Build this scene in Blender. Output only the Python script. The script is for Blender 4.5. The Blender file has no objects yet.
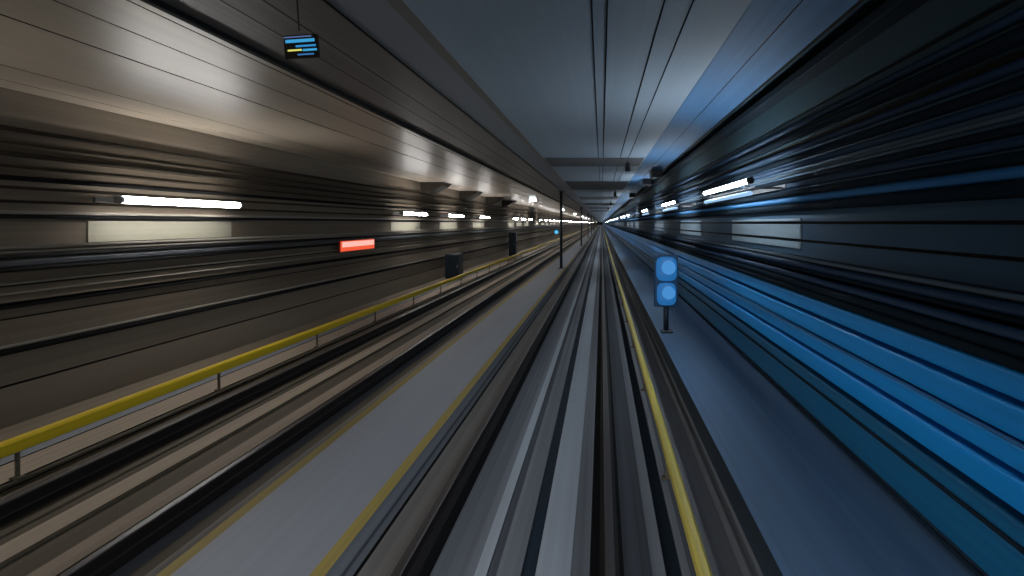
import bpy, bmesh, math
from mathutils import Vector

# ---------------------------------------------------------------- basics
S = bpy.context.scene
COL = S.collection
Y0, Y1 = -9.0, 640.0          # the stretch of tunnel that is modelled
CAMZ = 2.44                   # eye height over the rail head (rail head is z = 0)
FL = -0.17                    # track slab
XL, XR, ZC = -7.6, 2.2, 4.16  # side walls and ceiling

def lin(c):
    return tuple(((v / 255) / 12.92 if v / 255 <= 0.04045 else ((v / 255 + 0.055) / 1.055) ** 2.4) for v in c)

MATS = {}
def mat(name, rgb, rough=0.7, var=0.25, spec=0.35, metal=0.0, sx=9.0, sy=0.05, grime=0.25):
    """surface with fine lengthwise streaks of wear and slow blotches, all procedural"""
    if name in MATS: return MATS[name]
    m = bpy.data.materials.new(name); m.use_nodes = True
    nt = m.node_tree; N = nt.nodes; L = nt.links
    b = N['Principled BSDF']
    tc = N.new('ShaderNodeTexCoord')
    mp = N.new('ShaderNodeMapping'); mp.inputs['Scale'].default_value = (sx, sy, sx)
    n1 = N.new('ShaderNodeTexNoise'); n1.inputs['Scale'].default_value = 1.6; n1.inputs['Detail'].default_value = 5
    L.new(tc.outputs['Object'], mp.inputs['Vector']); L.new(mp.outputs['Vector'], n1.inputs['Vector'])
    mp2 = N.new('ShaderNodeMapping'); mp2.inputs['Scale'].default_value = (.9, .12, .9)
    n2 = N.new('ShaderNodeTexNoise'); n2.inputs['Scale'].default_value = 1.0; n2.inputs['Detail'].default_value = 2
    L.new(tc.outputs['Object'], mp2.inputs['Vector']); L.new(mp2.outputs['Vector'], n2.inputs['Vector'])
    r1 = N.new('ShaderNodeMapRange'); r1.inputs[1].default_value = .3; r1.inputs[2].default_value = .7
    r1.inputs[3].default_value = 1 - var; r1.inputs[4].default_value = 1 + var
    r2 = N.new('ShaderNodeMapRange'); r2.inputs[1].default_value = .3; r2.inputs[2].default_value = .7
    r2.inputs[3].default_value = 1 - grime; r2.inputs[4].default_value = 1 + grime * .5
    L.new(n1.outputs['Fac'], r1.inputs[0]); L.new(n2.outputs['Fac'], r2.inputs[0])
    mu = N.new('ShaderNodeMath'); mu.operation = 'MULTIPLY'
    L.new(r1.outputs[0], mu.inputs[0]); L.new(r2.outputs[0], mu.inputs[1])
    sc = N.new('ShaderNodeVectorMath'); sc.operation = 'SCALE'
    sc.inputs[0].default_value = rgb
    L.new(mu.outputs[0], sc.inputs['Scale'])
    L.new(sc.outputs['Vector'], b.inputs['Base Color'])
    rr = N.new('ShaderNodeMapRange'); rr.inputs[3].default_value = max(.05, rough - .08); rr.inputs[4].default_value = min(1, rough + .08)
    L.new(n1.outputs['Fac'], rr.inputs[0]); L.new(rr.outputs[0], b.inputs['Roughness'])
    b.inputs['Specular IOR Level'].default_value = spec
    b.inputs['Metallic'].default_value = metal
    MATS[name] = m
    return m

def glow(name, rgb, strength):
    if name in MATS: return MATS[name]
    m = bpy.data.materials.new(name); m.use_nodes = True
    b = m.node_tree.nodes['Principled BSDF']
    b.inputs['Base Color'].default_value = (*[min(1, c) * .08 for c in rgb], 1)
    b.inputs['Emission Color'].default_value = (*rgb, 1)
    b.inputs['Emission Strength'].default_value = strength
    MATS[name] = m
    return m

def link(name, me, parent=None, mats=()):
    o = bpy.data.objects.new(name, me); COL.objects.link(o)
    for m in mats: me.materials.append(m)
    if parent: o.parent = parent
    return o

def tag(o, label=None, cat=None, group=None, kind=None):
    if label: o['label'] = label
    if cat: o['category'] = cat
    if group: o['group'] = group
    if kind: o['kind'] = kind
    return o

def empty(name, loc, label, cat, group=None, rz=0):
    o = bpy.data.objects.new(name, None); COL.objects.link(o)
    o.location = loc; o.rotation_euler = (0, 0, rz); o.empty_display_size = .2
    return tag(o, label, cat, group)

# ---- mesh collectors
def finish(bm, name, parent, mats, smooth=False, bevel=0):
    bmesh.ops.recalc_face_normals(bm, faces=bm.faces)
    me = bpy.data.meshes.new(name)
    bm.to_mesh(me); bm.free()
    if smooth:
        for p in me.polygons: p.use_smooth = True
    o = link(name, me, parent, mats if isinstance(mats, (list, tuple)) else [mats])
    if bevel:
        md = o.modifiers.new('edge', 'BEVEL'); md.width = bevel; md.segments = 2; md.limit_method = 'ANGLE'
    return o

def add_box(bm, x0, x1, y0, y1, z0, z1, mi=0):
    v = [bm.verts.new((x, y, z)) for x in (x0, x1) for y in (y0, y1) for z in (z0, z1)]
    for f in ((0,1,3,2),(4,6,7,5),(0,4,5,1),(2,3,7,6),(0,2,6,4),(1,5,7,3)):
        fc = bm.faces.new([v[i] for i in f]); fc.material_index = mi

def add_cyl(bm, p0, p1, r, n=16, mi=0, r1=None):
    p0, p1 = Vector(p0), Vector(p1); d = (p1 - p0).normalized()
    a = Vector((0, 0, 1)) if abs(d.z) < .9 else Vector((1, 0, 0))
    u = d.cross(a).normalized(); w = d.cross(u)
    r1 = r if r1 is None else r1
    A = [bm.verts.new(p0 + r * (math.cos(t) * u + math.sin(t) * w)) for t in [2 * math.pi * i / n for i in range(n)]]
    B = [bm.verts.new(p1 + r1 * (math.cos(t) * u + math.sin(t) * w)) for t in [2 * math.pi * i / n for i in range(n)]]
    for i in range(n):
        bm.faces.new((A[i], A[(i + 1) % n], B[(i + 1) % n], B[i])).material_index = mi
    bm.faces.new(A[::-1]).material_index = mi; bm.faces.new(B).material_index = mi

def box(name, x0, x1, y0, y1, z0, z1, m, parent=None, bevel=0):
    bm = bmesh.new(); add_box(bm, x0, x1, y0, y1, z0, z1); return finish(bm, name, parent, m, bevel=bevel)

def cyl(name, p0, p1, r, m, parent=None, n=16):
    bm = bmesh.new(); add_cyl(bm, p0, p1, r, n); o = finish(bm, name, parent, m)
    for p in o.data.polygons: p.use_smooth = len(p.vertices) == 4
    return o

def extrude(name, pts, m, parent=None, y0=Y0, y1=Y1, closed=True, smooth=False, segs=None):
    """sweep a cross section (x, z) along the tunnel; segs gives a material index per edge"""
    bm = bmesh.new(); n = len(pts)
    A = [bm.verts.new((x, y0, z)) for x, z in pts]; B = [bm.verts.new((x, y1, z)) for x, z in pts]
    for i in range(n if closed else n - 1):
        j = (i + 1) % n
        f = bm.faces.new((A[i], A[j], B[j], B[i]))
        if segs: f.material_index = segs[i]
    if closed:
        bm.faces.new(A[::-1]); bm.faces.new(B)
        bmesh.ops.recalc_face_normals(bm, faces=bm.faces)
    me = bpy.data.meshes.new(name); bm.to_mesh(me); bm.free()
    if smooth:
        for p in me.polygons: p.use_smooth = len(p.vertices) == 4
    return link(name, me, parent, m if isinstance(m, (list, tuple)) else [m])

def circle(cx, cz, r, n=14):
    return [(cx + r * math.cos(2 * math.pi * i / n), cz + r * math.sin(2 * math.pi * i / n)) for i in range(n)]

def rrect(x0, x1, z0, z1, r, n=3):
    pts = []
    for cx, cz, a in ((x1 - r, z1 - r, 0), (x0 + r, z1 - r, 90), (x0 + r, z0 + r, 180), (x1 - r, z0 + r, 270)):
        for k in range(n + 1):
            t = math.radians(a + 90 * k / n); pts.append((cx + r * math.cos(t), cz + r * math.sin(t)))
    return pts

def copy_tree(o, parent=None):
    c = o.copy(); COL.objects.link(c)
    if parent: c.parent = parent
    for ch in list(o.children): copy_tree(ch, c)
    return c

# ---------------------------------------------------------------- materials
M_slab_dark  = mat('slab_dark', (.060, .066, .078), .8, .35)
M_slab       = mat('slab_grey', (.15, .16, .18), .75, .30)
M_slab_light = mat('slab_light', (.33, .36, .40), .7, .12)
M_beige      = mat('slab_beige', (.31, .245, .19), .75, .15)
M_brown      = mat('slab_brown', (.080, .064, .044), .75, .3)
M_walk       = mat('walkway_paint', (.30, .32, .36), .55, .05, .4, grime=.12)
M_yellow_ln  = mat('yellow_line_paint', (.36, .27, .07), .6, .2)
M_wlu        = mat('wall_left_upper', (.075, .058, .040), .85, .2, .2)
M_black      = mat('black_rubber_and_shade', (.006, .006, .007), .8, .3, .15)
M_rail       = mat('rail_steel_sides', (.012, .010, .010), .6, .3, .2)
M_railtop    = mat('rail_steel_running_face', (.10, .09, .088), .38, .2, .4, .6)
M_yellow     = mat('yellow_cover', (.62, .44, .015), .42, .12, .4)
M_yellow_p   = mat('pale_yellow_cover', (.60, .50, .10), .5, .25, .35)
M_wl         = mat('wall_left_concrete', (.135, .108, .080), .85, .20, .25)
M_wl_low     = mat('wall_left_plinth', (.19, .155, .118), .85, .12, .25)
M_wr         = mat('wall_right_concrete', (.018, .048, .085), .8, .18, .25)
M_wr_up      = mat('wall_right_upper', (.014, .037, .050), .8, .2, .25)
M_cl         = mat('ceiling_left_panel', (.33, .28, .22), .38, .10, .45)
M_cm         = mat('ceiling_brown_strip', (.10, .092, .085), .5, .30, .4)
M_cc         = mat('ceiling_centre_panel', (.20, .25, .305), .72, .05, .45, grime=.1)
M_cc2        = mat('ceiling_centre_darker', (.155, .165, .185), .68, .06, .45, grime=.1)
M_cb         = mat('ceiling_blue_panel', (.035, .12, .25), .68, .2, .4)
M_seam       = mat('seam_black', (.008, .007, .006), .8, .2, .1)
M_lamplight       = mat('painted_lamplight', (.30, .285, .22), .6, .08, .4)
M_lamplight_b     = mat('painted_lamplight_blue', (.15, .205, .24), .6, .08, .4)
M_housing    = mat('lamp_housing', (.30, .31, .32), .5, .05)
M_dark       = mat('dark_equipment', (.012, .014, .018), .6, .2, .3)
M_pipe_l     = mat('grey_brown_pipe', (.20, .18, .15), .65, .15, .4)
M_brcable    = mat('brown_cable', (.035, .028, .020), .8, .2, .2)
M_bk_r       = mat('blue_black_rubber_and_shade', (.003, .009, .016), .8, .2, .15)
M_warm       = mat('slab_warm_grey', (.23, .21, .195), .7, .18)
M_navyslab   = mat('slab_navy_and_shade', (.012, .022, .036), .7, .3, .3)
M_pipe_b     = mat('blue_pipe', (.015, .10, .24), .5, .15, .4)
M_navy       = mat('navy_cable', (.004, .022, .055), .55, .2, .35)
M_slate      = mat('slate_pipe', (.05, .075, .10), .55, .2, .35)
M_blue_refl       = mat('duct_blue_reflection', (.002, .27, .72), .45, .16, .5)
M_blue_refl2      = mat('duct_deep_blue_reflection', (.003, .105, .23), .5, .16, .5)
M_walk_r     = mat('side_walkway_concrete', (.095, .175, .29), .7, .14, .4)
M_steel      = mat('galvanised_steel', (.30, .31, .32), .4, .1, .5, .6)
M_post       = mat('dark_blue_post', (.010, .020, .032), .5, .1, .4)

# ---------------------------------------------------------------- setting: floor
# (x where the band ends, material)  bands run the length of the tunnel, as on the slab
def bands(name, x_start, z, spec, kind='structure'):
    ms, pts, segs = [], [(x_start, z)], []
    for b in spec:
        x, m = b[0], b[1]; zz = b[2] if len(b) > 2 else pts[-1][1]
        if m not in ms: ms.append(m)
        if abs(zz - pts[-1][1]) > 1e-6:
            pts.append((pts[-1][0], zz)); segs.append(ms.index(m))
        pts.append((x, zz)); segs.append(ms.index(m))
    o = extrude(name, pts, ms, closed=False, segs=segs)
    return tag(o, kind=kind)

floor = bands('floor', XL - .02, FL, [
    (-6.85, M_wl_low), (-6.47, M_slab), (-6.44, M_seam, FL - .02), (-6.00, M_beige, FL), (-5.96, M_seam, FL - .02), (-5.84, M_brown, FL), (-5.80, M_seam, FL - .02),
    (-5.66, M_brown, FL), (-5.42, M_slab_dark), (-5.15, M_black), (-5.00, M_brown),  # black bands at the rails: dark pads with trench shade painted in
    (-4.84, M_brown, FL - .02), (-4.60, M_beige, FL + .01), (-4.24, M_brown, FL - .03), (-4.02, M_beige, FL + .01),
    (-3.96, M_brown, FL - .015), (-3.90, M_beige, FL), (-3.64, M_black, FL - .01), (-3.50, M_slab_dark, FL), (-3.38, M_brown), (-3.30, M_warm), (-3.12, M_beige),
    (-1.90, M_slab_dark), (-1.84, M_slab), (-1.81, M_seam, FL - .02), (-1.52, M_warm, FL), (-1.42, M_slab), (-1.27, M_black, FL - .01),
    (-1.05, M_slab, FL), (-.94, M_slab), (-.85, M_slab_light, FL + .012), (-.78, M_slab_dark, FL - .01), (-.69, M_slab, FL), (-.60, M_slab), (-.49, M_navyslab, FL - .03),
    (-.23, M_slab_light, FL + .01), (-.09, M_slab, FL), (.17, M_black, FL - .01), (.38, M_slab_dark, FL), (.48, M_slab), (.60, M_navyslab, FL - .02),
    (.66, M_slab, FL), (.72, M_slab_dark), (.84, M_slab), (1.12, M_slab)])

# raised walkway between the tracks with its two worn yellow edge lines
W0, W1, WZ = -3.11, -1.93, -.02
extr = extrude('trim_1', [(W0, FL - .01), (W0, WZ), (W0 + .10, WZ), (W1 - .11, WZ), (W1, WZ), (W1, FL - .01)], [M_brown, M_yellow_ln, M_walk, M_slab],
               closed=True, segs=[0, 1, 2, 1, 3, 0])
extr.name = 'trim_1'; tag(extr, kind='structure')

# side walkway along the right wall
RW = 1.05; RZ = .44
rw = extrude('trim_2', [(RW, FL - .01), (RW, RZ - .25), (RW - .02, RZ - .24), (RW - .02, RZ), (RW + .12, RZ), (1.75, RZ), (XR + .02, RZ), (XR + .02, FL - .01)],
             [M_slab, M_navyslab, M_walk_r], segs=[0, 1, 1, 2, 2, 2, 0, 0])  # navy upper edge face has its shade put into the colour
tag(rw, kind='structure')

# ---------------------------------------------------------------- setting: walls and ceiling
wl = bands_pts = [(XL, FL - .02, None)]
def wall(name, X, side, zs):
    """zs: (z_top, material, recess)"""
    ms, pts, segs = [], [(X, FL - .05)], []
    for z, m, rec in zs:
        if m not in ms: ms.append(m)
        i = ms.index(m); xx = X + side * rec
        if abs(xx - pts[-1][0]) > 1e-6: pts.append((xx, pts[-1][1])); segs.append(i)
        pts.append((xx, z)); segs.append(i)
    return tag(extrude(name, pts, ms, closed=False, segs=segs), kind='structure')
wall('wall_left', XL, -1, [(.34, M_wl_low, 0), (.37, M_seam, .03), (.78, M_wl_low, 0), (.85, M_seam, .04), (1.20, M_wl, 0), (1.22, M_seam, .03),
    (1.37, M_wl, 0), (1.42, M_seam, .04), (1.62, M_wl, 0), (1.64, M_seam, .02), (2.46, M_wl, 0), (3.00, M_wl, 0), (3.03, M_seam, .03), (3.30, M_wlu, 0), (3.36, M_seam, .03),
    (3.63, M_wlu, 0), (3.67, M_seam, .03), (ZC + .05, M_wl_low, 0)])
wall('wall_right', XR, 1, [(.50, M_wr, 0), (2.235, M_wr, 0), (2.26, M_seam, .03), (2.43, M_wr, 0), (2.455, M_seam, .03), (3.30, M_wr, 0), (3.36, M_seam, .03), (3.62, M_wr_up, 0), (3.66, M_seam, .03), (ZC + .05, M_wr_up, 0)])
ceil = bands('ceiling', XL - .02, ZC, [
    (-7.19, M_cl), (-7.17, M_seam, ZC + .02), (-6.53, M_cl, ZC), (-6.51, M_seam, ZC + .02), (-4.97, M_cl, ZC), (-4.94, M_seam, ZC + .02),
    (-4.24, M_cl, ZC), (-4.22, M_seam, ZC + .02), (-3.67, M_cl, ZC), (-3.65, M_seam, ZC + .02), (-3.45, M_cl, ZC), (-2.95, M_cm), (-2.93, M_brcable), (-2.62, M_cm), (-2.60, M_brcable),
    (-2.12, M_cm), (-1.66, M_cc2, ZC), (-1.54, M_cm), (1.20, M_cc),
    (XR + .02, M_wr_up)])
# sloping blue panel strip in the right ceiling corner
hb = extrude('trim_3', [(1.16, ZC + .01), (1.17, ZC - .005), (1.52, ZC - .03), (1.55, ZC - .01), (1.92, ZC - .06), (1.95, ZC - .07), (1.97, ZC + .01)], [M_cb, M_seam], segs=[0, 0, 1, 0, 1, 0, 0])
tag(hb, kind='structure')
for k, y in enumerate((19.6, 24.9, 30.4, 35.2)):
    bm = bmesh.new()
    prof = [(XL, ZC), (XL, 3.70), (XL + .25, 3.74), (XL + .55, 3.86), (XL + .85, 4.02), (XL + 1.0, ZC)]
    A = [bm.verts.new((a, y - .5, b)) for a, b in prof]; B = [bm.verts.new((a, y + .5, b)) for a, b in prof]
    for i in range(6): bm.faces.new((A[i], A[(i + 1) % 6], B[(i + 1) % 6], B[i]))
    bm.faces.new(A[::-1]); bm.faces.new(B)
    tag(finish(bm, 'trim_%d' % (4 + k), None, M_brcable), kind='structure')
# shade between the lamps, painted as thin dark boards across the mid ceiling
M_shade_band = mat('ceiling_painted_shade', (.085, .088, .095), .8, .1, .2)
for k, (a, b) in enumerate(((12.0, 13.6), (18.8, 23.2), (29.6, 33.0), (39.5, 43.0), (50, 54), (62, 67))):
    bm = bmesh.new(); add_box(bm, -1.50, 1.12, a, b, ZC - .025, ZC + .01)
    tag(finish(bm, 'trim_%d' % (8 + k), None, M_shade_band, bevel=.008), kind='structure')  # thin boards standing in for shade between the lamps
# the far end of the straight and the tunnel behind
bm = bmesh.new(); add_box(bm, XL - .1, XR + .1, Y1, Y1 + .3, FL - .2, ZC + .2)
tag(finish(bm, 'wall_far', None, M_wr), kind='structure')
bm = bmesh.new(); add_box(bm, XL - .1, XR + .1, Y0 - .3, Y0, FL - .2, ZC + .2)
tag(finish(bm, 'wall_back', None, M_wl), kind='structure')

# ---------------------------------------------------------------- rails
def rail(x, label, shine):
    h = .17
    half = [(.075, -h), (.075, -h + .012), (.016, -h + .032), (.009, -h + .05), (.009, -.045), (.032, -.036), (.036, -.030), (.036, -.008), (.028, 0)]
    pts = [(x + a, b) for a, b in half] + [(x - a, b) for a, b in half[::-1]]
    segs = [0] * len(pts); segs[8] = 1; segs[7] = 1; segs[9] = 1; segs[-1] = 0
    return tag(extrude('running_rail', pts, [M_rail, M_railtop], segs=segs), label, 'rail', 'running rails')
rail(-5.24, 'dark steel running rail nearest the left wall', 0)
rail(-3.73, 'dark steel running rail just left of the grey central walkway', 0)
rail(-1.43, 'dark steel running rail just right of the grey central walkway', 1)
rail(.06, 'dark steel running rail beside the pale yellow power rail cover', 1)

def third_rail(x, label, m_cover, w, z0, z1, side, grp):
    root = empty('power_rail', (x, 0, 0), label, 'power rail', grp)
    cov = extrude('cover', [(-w / 2, z0), (-w / 2, z1 - .02), (-w / 2 + .02, z1), (w / 2 - .02, z1), (w / 2, z1 - .02), (w / 2, z0), (w / 2 - .01, z0), (w / 2 - .01, z1 - .03), (-w / 2 + .01, z1 - .03), (-w / 2 + .01, z0)], m_cover, root, smooth=False)
    cov['label'] = 'yellow protective cover'
    extrude('conductor_bar', rrect(-.022, .022, z0 - .02, z1 - .045, .008), M_steel, root)
    bm = bmesh.new(); add_box(bm, -.05, .05, -.03, .03, FL, FL + .02); add_box(bm, -.014, .014, -.014, .014, FL + .02, z0 - .01)
    pr = finish(bm, 'support', root, M_brown, bevel=.003); pr.location.y = 2.2
    y = 2.2 + 2.45
    for k in range(60):
        c = pr.copy(); COL.objects.link(c); c.parent = root; c.location.y = y; y += 2.45
    return root
third_rail(-5.97, 'bright yellow covered power rail beside the left wall track', M_yellow, .11, .12, .25, -1, 'covered power rails')
third_rail(.665, 'pale yellow covered power rail beside the right side walkway', M_yellow_p, .085, .13, .22, 1, 'covered power rails')

# ---------------------------------------------------------------- pipes, ducts and cables on the walls
def cable(name, x, z, r, m, label, cat, grp):
    if x < -7: x = XL + r
    if x > 2 and z > 2.5: x = XR - r
    return tag(extrude(name, circle(x, z, r), m, smooth=True), label, cat, grp)
def duct(name, x0, x1, z0, z1, m, label, cat, grp, r=.02):
    return tag(extrude(name, rrect(x0, x1, z0, z1, r), m), label, cat, grp)

# left wall
gl = 'pipes and cables along the left wall'
duct('cable_tray', XL, XL + .10, 2.555, 2.60, M_pipe_l, 'grey cable tray on left wall directly below the tube lamps', 'cable tray', gl, .01)
duct('cable_duct', XL, XL + .07, 2.50, 2.552, M_black, 'black duct tucked beneath the grey tray on left wall', 'duct', gl, .01)
cable('pipe', XL + .05, 2.12, .028, M_pipe_l, 'pale grey pipe running just below the painted lamplight on left wall', 'pipe', gl)
cable('pipe', XL + .05, 2.06, .022, M_pipe_l, 'thin pale pipe, second below the painted lamplight on left wall', 'pipe', gl)
duct('cable_duct', XL, XL + .09, 1.975, 2.03, M_black, 'thick black duct below the two pale pipes on left wall', 'duct', gl)
duct('cable_duct', XL, XL + .09, 1.88, 1.96, M_slab_dark, 'dark grey duct between two black ones on left wall', 'duct', gl)
duct('cable_duct', XL, XL + .09, 1.81, 1.865, M_black, 'black duct at the height of the red light on left wall', 'duct', gl)
cable('pipe', XL + .04, 1.66, .016, M_pipe_l, 'thin brown-grey conduit below the black ducts on left wall', 'pipe', gl)
cable('pipe', XL + .04, 1.53, .012, M_pipe_l, 'thinnest grey conduit halfway down the left wall', 'pipe', gl)
cable('wall_cable', XL + .04, 1.36, .020, M_black, 'black cable in the middle of the left wall', 'cable', gl)
cable('pipe', XL + .05, .86, .024, M_pipe_l, 'lowest grey pipe above the plain base of left wall', 'pipe', gl)
cable('wall_cable', XL + .05, .79, .034, M_black, 'thick black cable above the plain base of left wall', 'cable', gl)
for z, r, m, lb in ((2.72, .02, M_brcable, 'dark brown cable right behind the left tube lamps'),
                    (2.90, .02, M_brcable, 'dark brown cable just above the left tube lamps'),
                    (3.02, .032, M_black, 'thick black cable above the left tube lamps'),
                    (3.17, .018, M_brcable, 'thin brown cable above the thick black one on left wall'),
                    (3.33, .03, M_brcable, 'thick dark brown cable high on left wall above a thinner one'),
                    (3.47, .014, M_brcable, 'brown conduit near the top of left wall'),
                    (3.65, .030, M_brcable, 'uppermost thick brown cable on left wall')):
    cable('wall_cable', XL + r + .005, z, r, m, lb, 'cable', gl)

# right wall: ducts, with a blue window reflection put into their colour
gr = 'pipes and cables along the right wall'
for z0, z1, m, px, lb in (
        (.52, .79, M_blue_refl2, 2.10, 'lowest and darkest duct with painted blue reflection, directly above the side walkway'),
        (.83, .95, M_blue_refl2, 2.08, 'narrow duct with painted deep blue reflection, second above the side walkway'),
        (1.00, 1.165, M_blue_refl, 2.07, 'duct with painted blue reflection, third above the side walkway'),
        (1.195, 1.33, M_blue_refl, 2.08, 'duct with bright painted blue reflection, fourth above the side walkway'),
        (1.36, 1.525, M_blue_refl, 2.07, 'wide duct with bright painted blue reflection, a narrower one above it'),
        (1.56, 1.70, M_blue_refl, 2.06, 'topmost duct with bright painted blue reflection, under the black cables')):
    duct('cable_duct', px, XR, z0, z1, m, lb, 'duct', 'ducts with painted blue reflection on the right wall', .02)
for z, lb in ((.485, 'thin black cable in the corner of the side walkway'), (.81, 'thin black cable between the two lowest blue ducts')):
    cable('wall_cable', 2.10, z, .016, M_bk_r, lb, 'cable', gr)
cable('wall_cable', 2.065, 1.345, .012, M_pipe_b, 'thin shiny blue cable lying between the ducts with bright painted blue reflection', 'cable', gr)
for x, z, r, m, lb in ((2.06, 1.745, .035, M_bk_r, 'lowest black cable above the ducts with painted blue reflection'),
                    (2.06, 1.815, .035, M_bk_r, 'second black cable above the ducts with painted blue reflection'),
                    (2.065, 1.885, .030, M_navy, 'navy cable resting above the two black cables'),
                    (2.118, 1.945, .020, M_bk_r, 'thin black cable between two navy cables'),
                    (2.105, 2.00, .033, M_navy, 'thick navy cable below the painted lamplight on right wall'),
                    (2.12, 2.06, .018, M_slate, 'topmost thin grey cable below the painted lamplight on right wall'),
                    (2.12, 2.615, .045, M_bk_r, 'black cable as painted shade under the shiny blue pipe on right wall'),  # shadow beneath the blue pipe, built as a black cable
                    (2.10, 2.70, .034, M_pipe_b, 'shiny blue pipe on right wall behind the tube lamps'),
                    (2.13, 2.78, .035, M_bk_r, 'black cable directly above the shiny blue pipe'),
                    (2.13, 2.86, .028, M_navy, 'navy pipe above the shiny blue pipe on right wall'),
                    (2.14, 2.93, .03, M_bk_r, 'black cable under the slate grey pipe on right wall'),
                    (2.13, 3.005, .018, M_slate, 'thin slate grey pipe high on right wall'),
                    (2.14, 3.08, .03, M_navy, 'navy cable above the slate grey pipe'),
                    (2.14, 3.165, .036, M_bk_r, 'thick black cable high on right wall'),
                    (2.14, 3.26, .030, M_navy, 'navy cable above the thick black one high on right wall'),
                    (2.12, 3.405, .045, M_bk_r, 'thickest black cable near the top of right wall'),
                    (2.14, 3.52, .030, M_navy, 'uppermost navy pipe on right wall')):
    cable('pipe' if 'pipe' in lb.split(' above')[0] and 'cable' not in lb.split(' ')[1:3] else 'wall_cable', x, z, r, m, lb, 'pipe' if 'pipe' in lb.split(' above')[0] and 'cable' not in lb.split(' ')[1:3] else 'cable', gr)
duct('cable_duct', 2.02, XR, 3.93, 4.02, M_bk_r, 'black duct just under the blue ceiling strip on right wall', 'duct', gr, .01)

duct('cable_tray', 2.097, XR, 1.712, 1.905, M_bk_r, 'black tray behind the two black cables above the ducts with painted blue reflection', 'cable tray', gr, .01)
duct('cable_tray', 2.140, XR, 1.915, 2.08, M_bk_r, 'black tray behind the navy cables under the painted lamplight on right wall', 'cable tray', gr, .01)
# ceiling
gc = 'cables along the ceiling'
duct('cable_duct', -3.47, -3.40, 4.11, ZC, M_black, 'straight black duct along the ceiling left of the screen reflection', 'duct', gc, .01)
for x, r, lb in ((-.078, .006, 'thin black ceiling wire, left one of the close pair'), (.045, .007, 'thin black ceiling wire, right one of the close pair'),
                 (.486, .006, 'thin black ceiling wire running above the hanging black units'), (.71, .005, 'faintest ceiling wire, nearest the blue ceiling strip'),
                 (-2.13, .008, 'thin black ceiling wire left of the plain middle of the ceiling')):
    cable('ceiling_wire', x, ZC - r - .002, r, M_black, lb, 'wire', gc)

# ---------------------------------------------------------------- lamps
T_left  = glow('tube_white_warm', (1.0, .975, .94), 45)
T_right = glow('tube_white_cool', (.82, .92, 1.0), 80)
T_dim   = glow('tube_pale_blue', (.30, .52, .80), 1.0)

def left_lamp():
    r = empty('tube_lamp', (0, 0, 0), 'x', 'lamp')
    L = 2.25
    bm = bmesh.new(); add_box(bm, -.40, -.36, -L / 2, L / 2, -.04, .04); add_box(bm, -.33, -.06, -L / 2 + .3, -L / 2 + .33, -.012, .012); add_box(bm, -.33, -.06, L / 2 - .33, L / 2 - .3, -.012, .012)
    finish(bm, 'housing', r, M_housing, bevel=.008)
    bm = bmesh.new(); add_box(bm, -.09, -.055, -L / 2, L / 2, -.045, .045)
    finish(bm, 'reflector', r, M_housing, bevel=.008)
    cyl('tube', (0, -L / 2 + .03, 0), (0, L / 2 - .03, 0), .055, T_left, r)
    for s in (-1, 1): cyl('end_cap', (0, s * (L / 2 - .03), 0), (0, s * (L / 2 + .02), 0), .056, M_housing, r)
    return r
def right_lamp():
    r = empty('tube_lamp', (0, 0, 0), 'x', 'lamp')
    L = 2.25
    bm = bmesh.new(); add_box(bm, .470, .482, -L / 2 + .2, L / 2 - .2, -.08, -.02)
    for y in (-L / 2 + .3, L / 2 - .3): add_box(bm, .02, .475, y - .012, y + .012, -.075, -.05)
    finish(bm, 'housing', r, M_dark, bevel=.006)
    bm = bmesh.new(); add_box(bm, .05, .065, -L / 2, L / 2, -.085, -.065)
    finish(bm, 'back_rail', r, M_black, bevel=.003)
    cyl('tube', (0, -L / 2 + .03, 0), (0, L / 2 - .03, 0), .027, T_right, r)
    t = cyl('tube', (.01, -L / 2 + .03, -.14), (.01, L / 2 - .03, -.14), .026, T_dim, r); t['label'] = 'dimmer lower tube'
    for s in (-1, 1): cyl('end_cap', (0, s * (L / 2 - .03), 0), (0, s * (L / 2 + .02), 0), .04, M_dark, r)
    return r
ordn = ['nearest', 'second nearest', 'third', 'fourth', 'fifth', 'sixth', 'seventh']
Ly = [7.92, 17.6, 22.5, 28.0, 38.0, 41.8, 45.8] + [53.5 + 5 * k for k in range(0, 50)] + [306 + 10 * k for k in range(33)]
Ry = [6.2, 11.2, 17.3, 28.0, 32.8, 37.3, 47.0] + [52 + 5 * k for k in range(0, 50)] + [304 + 10 * k for k in range(33)]
pl, pr = left_lamp(), right_lamp()
def spread(proto, ys, x, z, side, grp):
    for i, y in enumerate(ys):
        o = proto if i == 0 else copy_tree(proto)
        o.location = (x, y, z)
        o['group'] = grp
        if i < 7: o['label'] = ('%s lit white tube lamp on the %s wall, counted from the front' % (ordn[i], side))
        else: o['label'] = 'tiny distant tube lamp merging into the bright line along the %s wall' % side
spread(pl, Ly, -7.2, 2.79, 'left', 'tube lamps on the left wall')
spread(pr, Ry, 1.66, 2.915, 'right', 'tube lamps on the right wall')
# lamps of the same rows that stand beside and behind the train
for y in (2.8,):
    o = copy_tree(pl); o.location = (-7.2, y, 2.79); o['group'] = 'tube lamps on the left wall'; o['label'] = 'white tube lamp on the left wall beside the train, just outside the view'
for y in (-.7,):
    o = copy_tree(pr); o.location = (1.66, y, 2.915); o['group'] = 'tube lamps on the right wall'; o['label'] = 'white tube lamp on the right wall beside the train, just outside the view'

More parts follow.
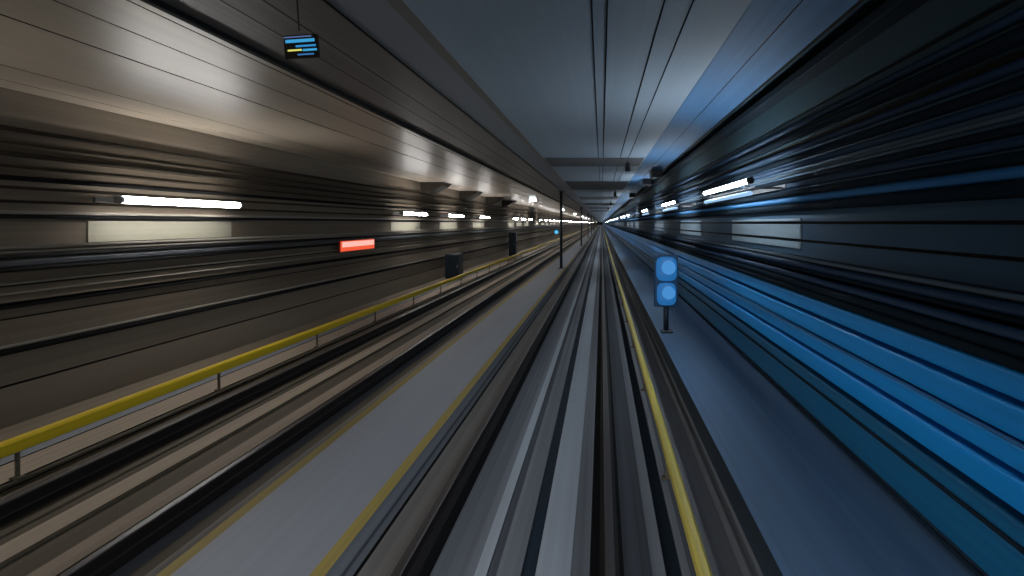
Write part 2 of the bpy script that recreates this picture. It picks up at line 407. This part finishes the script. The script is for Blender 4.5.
# lamplight on the walls, painted as pale boards under the lamps
def panel(x0, x1, m):  # pale board standing in for lamplight on the wall
    r = empty('lamplight_patch', (0, 0, 0), 'x', 'painted lamplight')
    bm = bmesh.new(); 
    for a, b in (((-.155, .165),) if m is M_lamplight else ((-.155, -.08), (-.045, .115), (.15, .18))): add_box(bm, x0, x1, -1.3, 1.3, a, b)
    finish(bm, 'lamplight_board', r, m, bevel=.004)
    bm = bmesh.new()
    for y in (-1.2, 1.2):
        for z in (-.12, .09): add_cyl(bm, (x0 - .004, y, z), (x1 + .004, y, z), .010, 8)
    finish(bm, 'fixing', r, M_steel)
    return r
ppl, ppr = panel(.0, .02, M_lamplight), panel(-.02, .0, M_lamplight_b)
for proto, ys, x, side in ((ppl, Ly[:12], XL, 'left'), (ppr, Ry[:12], XR, 'right')):
    for i, y in enumerate(ys):
        o = proto if i == 0 else copy_tree(proto)
        o.location = (x, y + .1, 2.31); o['group'] = 'painted lamplight patches on the %s wall' % side
        o['label'] = ('pale patch of painted lamplight under the %s tube lamp of the %s wall' % (ordn[i], side)) if i < 7 else 'small distant patch of painted lamplight under a far lamp on the %s wall' % side

# round ceiling lamps over the left track
def ceiling_lamp():
    r = empty('ceiling_lamp', (0, 0, 0), 'x', 'lamp')
    bm = bmesh.new(); add_box(bm, -.24, .24, -.3, .3, -.06, 0); finish(bm, 'housing', r, M_housing, bevel=.01)
    bm = bmesh.new(); add_box(bm, -.21, .21, -.27, .27, -.22, -.06); finish(bm, 'diffuser', r, glow('diffuser_white', (.9, .95, 1), 14), bevel=.04)
    return r
cl0 = ceiling_lamp()
for i, y in enumerate([31.5, 55, 81, 114, 140, 166]):
    o = cl0 if i == 0 else copy_tree(cl0)
    o.location = (-4.75, y, ZC); o['group'] = 'ceiling lamps over the left track'
    o['label'] = ('%s white box lamp on the ceiling over the left track' % ordn[i]) if i < 4 else 'far white box lamp on the ceiling close to the vanishing point'

# ---------------------------------------------------------------- red light box on the left wall
r = empty('light_box', (XL + .091, 13.96, 1.765), 'glowing red and white horizontal light box on the left wall', 'sign')
bm = bmesh.new(); add_box(bm, 0, .05, -.98, .98, -.165, .165); finish(bm, 'housing', r, mat('red_housing', (.35, .03, .01), .5, .1), bevel=.012)
bm = bmesh.new(); add_box(bm, .05, .065, -.96, .96, -.15, .15); finish(bm, 'face', r, glow('red_glow', (1.0, .115, .04), .85), bevel=.006)
bm = bmesh.new(); add_box(bm, .065, .072, -.90, .92, -.03, .125); o = finish(bm, 'bright_strip', r, glow('pink_white_glow', (1.0, .50, .42), 1.0), bevel=.003)
o['label'] = 'pinkish white lit strip'

# ---------------------------------------------------------------- poles on the central walkway
def pole():
    r = empty('walkway_pole', (0, 0, 0), 'x', 'pole')
    cyl('shaft', (0, 0, .02), (0, 0, ZC - WZ - .02), .075, M_post, r, 20)
    bm = bmesh.new(); add_box(bm, -.16, .16, -.16, .16, 0, .03); finish(bm, 'base_plate', r, M_post, bevel=.006)
    bm = bmesh.new(); add_box(bm, -.16, .16, -.16, .16, ZC - WZ - .03, ZC - WZ); finish(bm, 'top_plate', r, M_post, bevel=.006)
    return r
p0 = pole()
for i, y in enumerate([24.7, 49.4, 74, 99, 124, 149]):
    o = p0 if i == 0 else copy_tree(p0)
    o.location = (-2.19, y, WZ); o['group'] = 'poles on the central walkway'
    o['label'] = ['nearest and tallest dark pole standing on the grey central walkway', 'second dark pole on the central walkway, half as tall in view', 'third thin dark pole far along the central walkway'][i] if i < 3 else 'hair-thin dark pole at the far end of the central walkway'
# blue sign on the first pole
r = empty('round_sign', (-2.36, 24.6, 2.0), 'small blue lit sign fixed on the left side of nearest pole', 'sign')
cyl('disc', (-.07, -.06, -.0), (-.07, .0, 0), .15, mat('blue_disc', (.01, .10, .25), .4, .05), r, 24)
cyl('lit_face', (-.07, -.08, -.05), (-.07, -.061, -.05), .10, glow('cyan_glow', (.10, .55, .9), 1.0), r, 24)
cyl('bracket', (-.04, .0, 0), (.11, .0, 0), .02, M_post, r, 10)

# ---------------------------------------------------------------- blue two-lamp signal on the side walkway
r = empty('blue_signal', (1.19, 8.35, RZ), 'two stacked glowing blue lamps on a dark post on the right side walkway', 'signal')
cyl('post', (0, .05, 0), (0, .05, .55), .05, M_post, r, 16)
bm = bmesh.new(); add_box(bm, -.11, .11, -.11, .11, 0, .03); finish(bm, 'base_plate', r, M_post, bevel=.005)
bm = bmesh.new(); add_box(bm, -.22, .22, .0, .12, .46, 1.42); finish(bm, 'housing', r, mat('signal_housing', (.01, .06, .14), .5, .05), bevel=.02)
for z, rr, nm in ((1.16, .205, 'upper_lamp'), (.70, .19, 'lower_lamp')):
    bm = bmesh.new()
    n = 28
    sq = lambda v: math.copysign(abs(v) ** .55, v)
    rings = [(rr, 0), (rr, -.035), (rr * .85, -.065), (rr * .5, -.085)]
    vs = [[bm.verts.new((a * .92 * sq(math.cos(2 * math.pi * k / n)), b, z + a * 1.08 * sq(math.sin(2 * math.pi * k / n)))) for k in range(n)] for a, b in rings]
    for i in range(3):
        for k in range(n): bm.faces.new((vs[i][k], vs[i][(k + 1) % n], vs[i + 1][(k + 1) % n], vs[i + 1][k]))
    bm.faces.new(vs[-1])
    o = finish(bm, nm, r, glow('signal_blue', (.02, .17, .48), .7), smooth=True)
    o2 = cyl('bright_core', (.03, -.07, z + .03), (.03, -.105, z + .03), rr * .62, glow('signal_core', (.06, .30, .72), .8), o, 20)

# ---------------------------------------------------------------- window reflection of a screen, built as a hanging object
r = empty('screen_reflection', (-2.165, 3.22, ZC), 'small window reflection of a screen with blue lines and one yellow dash', 'display')
cyl('reflection_hanger', (0, 0, -.01), (0, 0, -.36), .005, M_dark, r, 10)
bm = bmesh.new(); add_box(bm, -.118, .122, .0, .03, -.55, -.385); dh = finish(bm, 'housing', r, M_brcable, bevel=.008)
for a, b, z, hh, m in ((-.112, .085, -.403, .008, glow('screen_violet', (.10, .14, .32), 1.0)),
                       (-.100, .105, -.432, .022, glow('screen_blue', (.045, .33, .62), 1.0)),
                       (-.030, .112, -.470, .013, glow('screen_blue2', (.03, .24, .55), 1.0)),
                       (-.088, .010, -.497, .011, glow('screen_yellow', (.75, .72, .16), 1.0)),
                       (.018, .118, -.500, .015, glow('screen_blue', (.045, .33, .62), 1.0)),
                       (-.020, .095, -.530, .010, glow('screen_blue3', (.04, .16, .40), 1.0))):
    bm = bmesh.new(); add_box(bm, a, b, -.006, .0, z - hh / 2, z + hh / 2)
    finish(bm, 'screen_line', r, m, bevel=.002)

r.rotation_euler = (0, math.radians(-4), 0)

# ---------------------------------------------------------------- hanging black units under the ceiling
def hanging():
    r = empty('hanging_unit', (0, 0, 0), 'x', 'ceiling unit')
    cyl('rod', (0, 0, 0), (0, 0, -.10), .012, M_dark, r, 8)
    bm = bmesh.new(); add_cyl(bm, (0, 0, -.09), (0, 0, -.33), .055, 16, 0, .075); finish(bm, 'body', r, M_dark, bevel=.01)
    cyl('lens', (0, -.055, -.26), (0, -.09, -.26), .03, M_black, r, 14)
    return r
h0 = hanging()
for i, y in enumerate([12.3, 23.8, 35.5, 47.5]):
    o = h0 if i == 0 else copy_tree(h0)
    o.location = (.71, y, ZC); o['group'] = 'black units hanging from the ceiling'
    o['label'] = ['nearest small black unit hanging from the ceiling over the right track', 'second black unit hanging from the ceiling, much smaller in view', 'third black unit hanging from the ceiling, a speck', 'farthest black unit hanging from the ceiling'][i]

# dark boxes in the right ceiling corner
for i, (y, lb) in enumerate(((14.6, 'nearest dark box under the blue strip in the right ceiling corner'), (17.6, 'second dark box under the blue strip in the right ceiling corner'), (26, 'far dark box in the right ceiling corner'))):
    r = empty('junction_box', (1.75, y, ZC - .04), lb, 'box', 'junction boxes in the ceiling corner')
    box('body', -.16, .16, -.3, .3, -.22, .0, M_dark, r, .01)
    box('lid', -.14, .14, -.28, .28, -.235, -.22, M_dark, r, .004)

# ---------------------------------------------------------------- equipment cabinets by the left wall
for i, (y, h, lb) in enumerate(((21.6, 1.15, 'dark equipment cabinet by left wall below the third tube lamp'), (36.0, 1.9, 'tall narrow dark cabinet farther along the left wall'))):
    r = empty('equipment_cabinet', (-7.0, y, FL), lb, 'cabinet', 'equipment cabinets by the left wall')
    w = .34 if i == 0 else .28
    box('body', -w, w, -.3, .3, .08, h, M_post, r, .012)
    box('base', -w + .03, w - .03, -.27, .27, 0, .08, M_dark, r)
    d = box('door', -w + .03, w - .03, -.325, -.3, .12, h - .06, M_post, r, .006)
    box('handle', w - .1, w - .07, -.35, -.325, h * .45, h * .45 + .14, M_steel, d)

# ---------------------------------------------------------------- unseen fill spots, added where the train's headlights would sit
for x in (-1.35, .05):
    ld = bpy.data.lights.new('train_front_fill', 'SPOT'); ld.energy = 260; ld.spot_size = math.radians(120); ld.spot_blend = 1; ld.color = (.95, .97, 1)
    ld.shadow_soft_size = .35
    lo = bpy.data.objects.new('train_front_fill', ld); COL.objects.link(lo)
    lo.location = (x, -.6, 1.0); lo.rotation_euler = (math.radians(66), 0, 0)

# ---------------------------------------------------------------- world, camera, colour
w = bpy.data.worlds.new('world'); S.world = w; w.use_nodes = True
w.node_tree.nodes['Background'].inputs[0].default_value = (.01, .012, .016, 1)
w.node_tree.nodes['Background'].inputs[1].default_value = .3
cd = bpy.data.cameras.new('camera'); cam = bpy.data.objects.new('camera', cd); COL.objects.link(cam)
cd.sensor_width = 36; cd.lens = 36 * 455 / 1024
cd.shift_x = -(601.5 - 512) / 1024; cd.shift_y = -(288 - 223) / 1024
cd.clip_start = .05; cd.clip_end = 900
cam.location = (0, 0, CAMZ); cam.rotation_euler = (math.radians(90), 0, 0)
S.camera = cam
S.view_settings.view_transform = 'Standard'; S.view_settings.look = 'None'
S.view_settings.exposure = 0; S.view_settings.gamma = 1; S.view_settings.use_curve_mapping = False
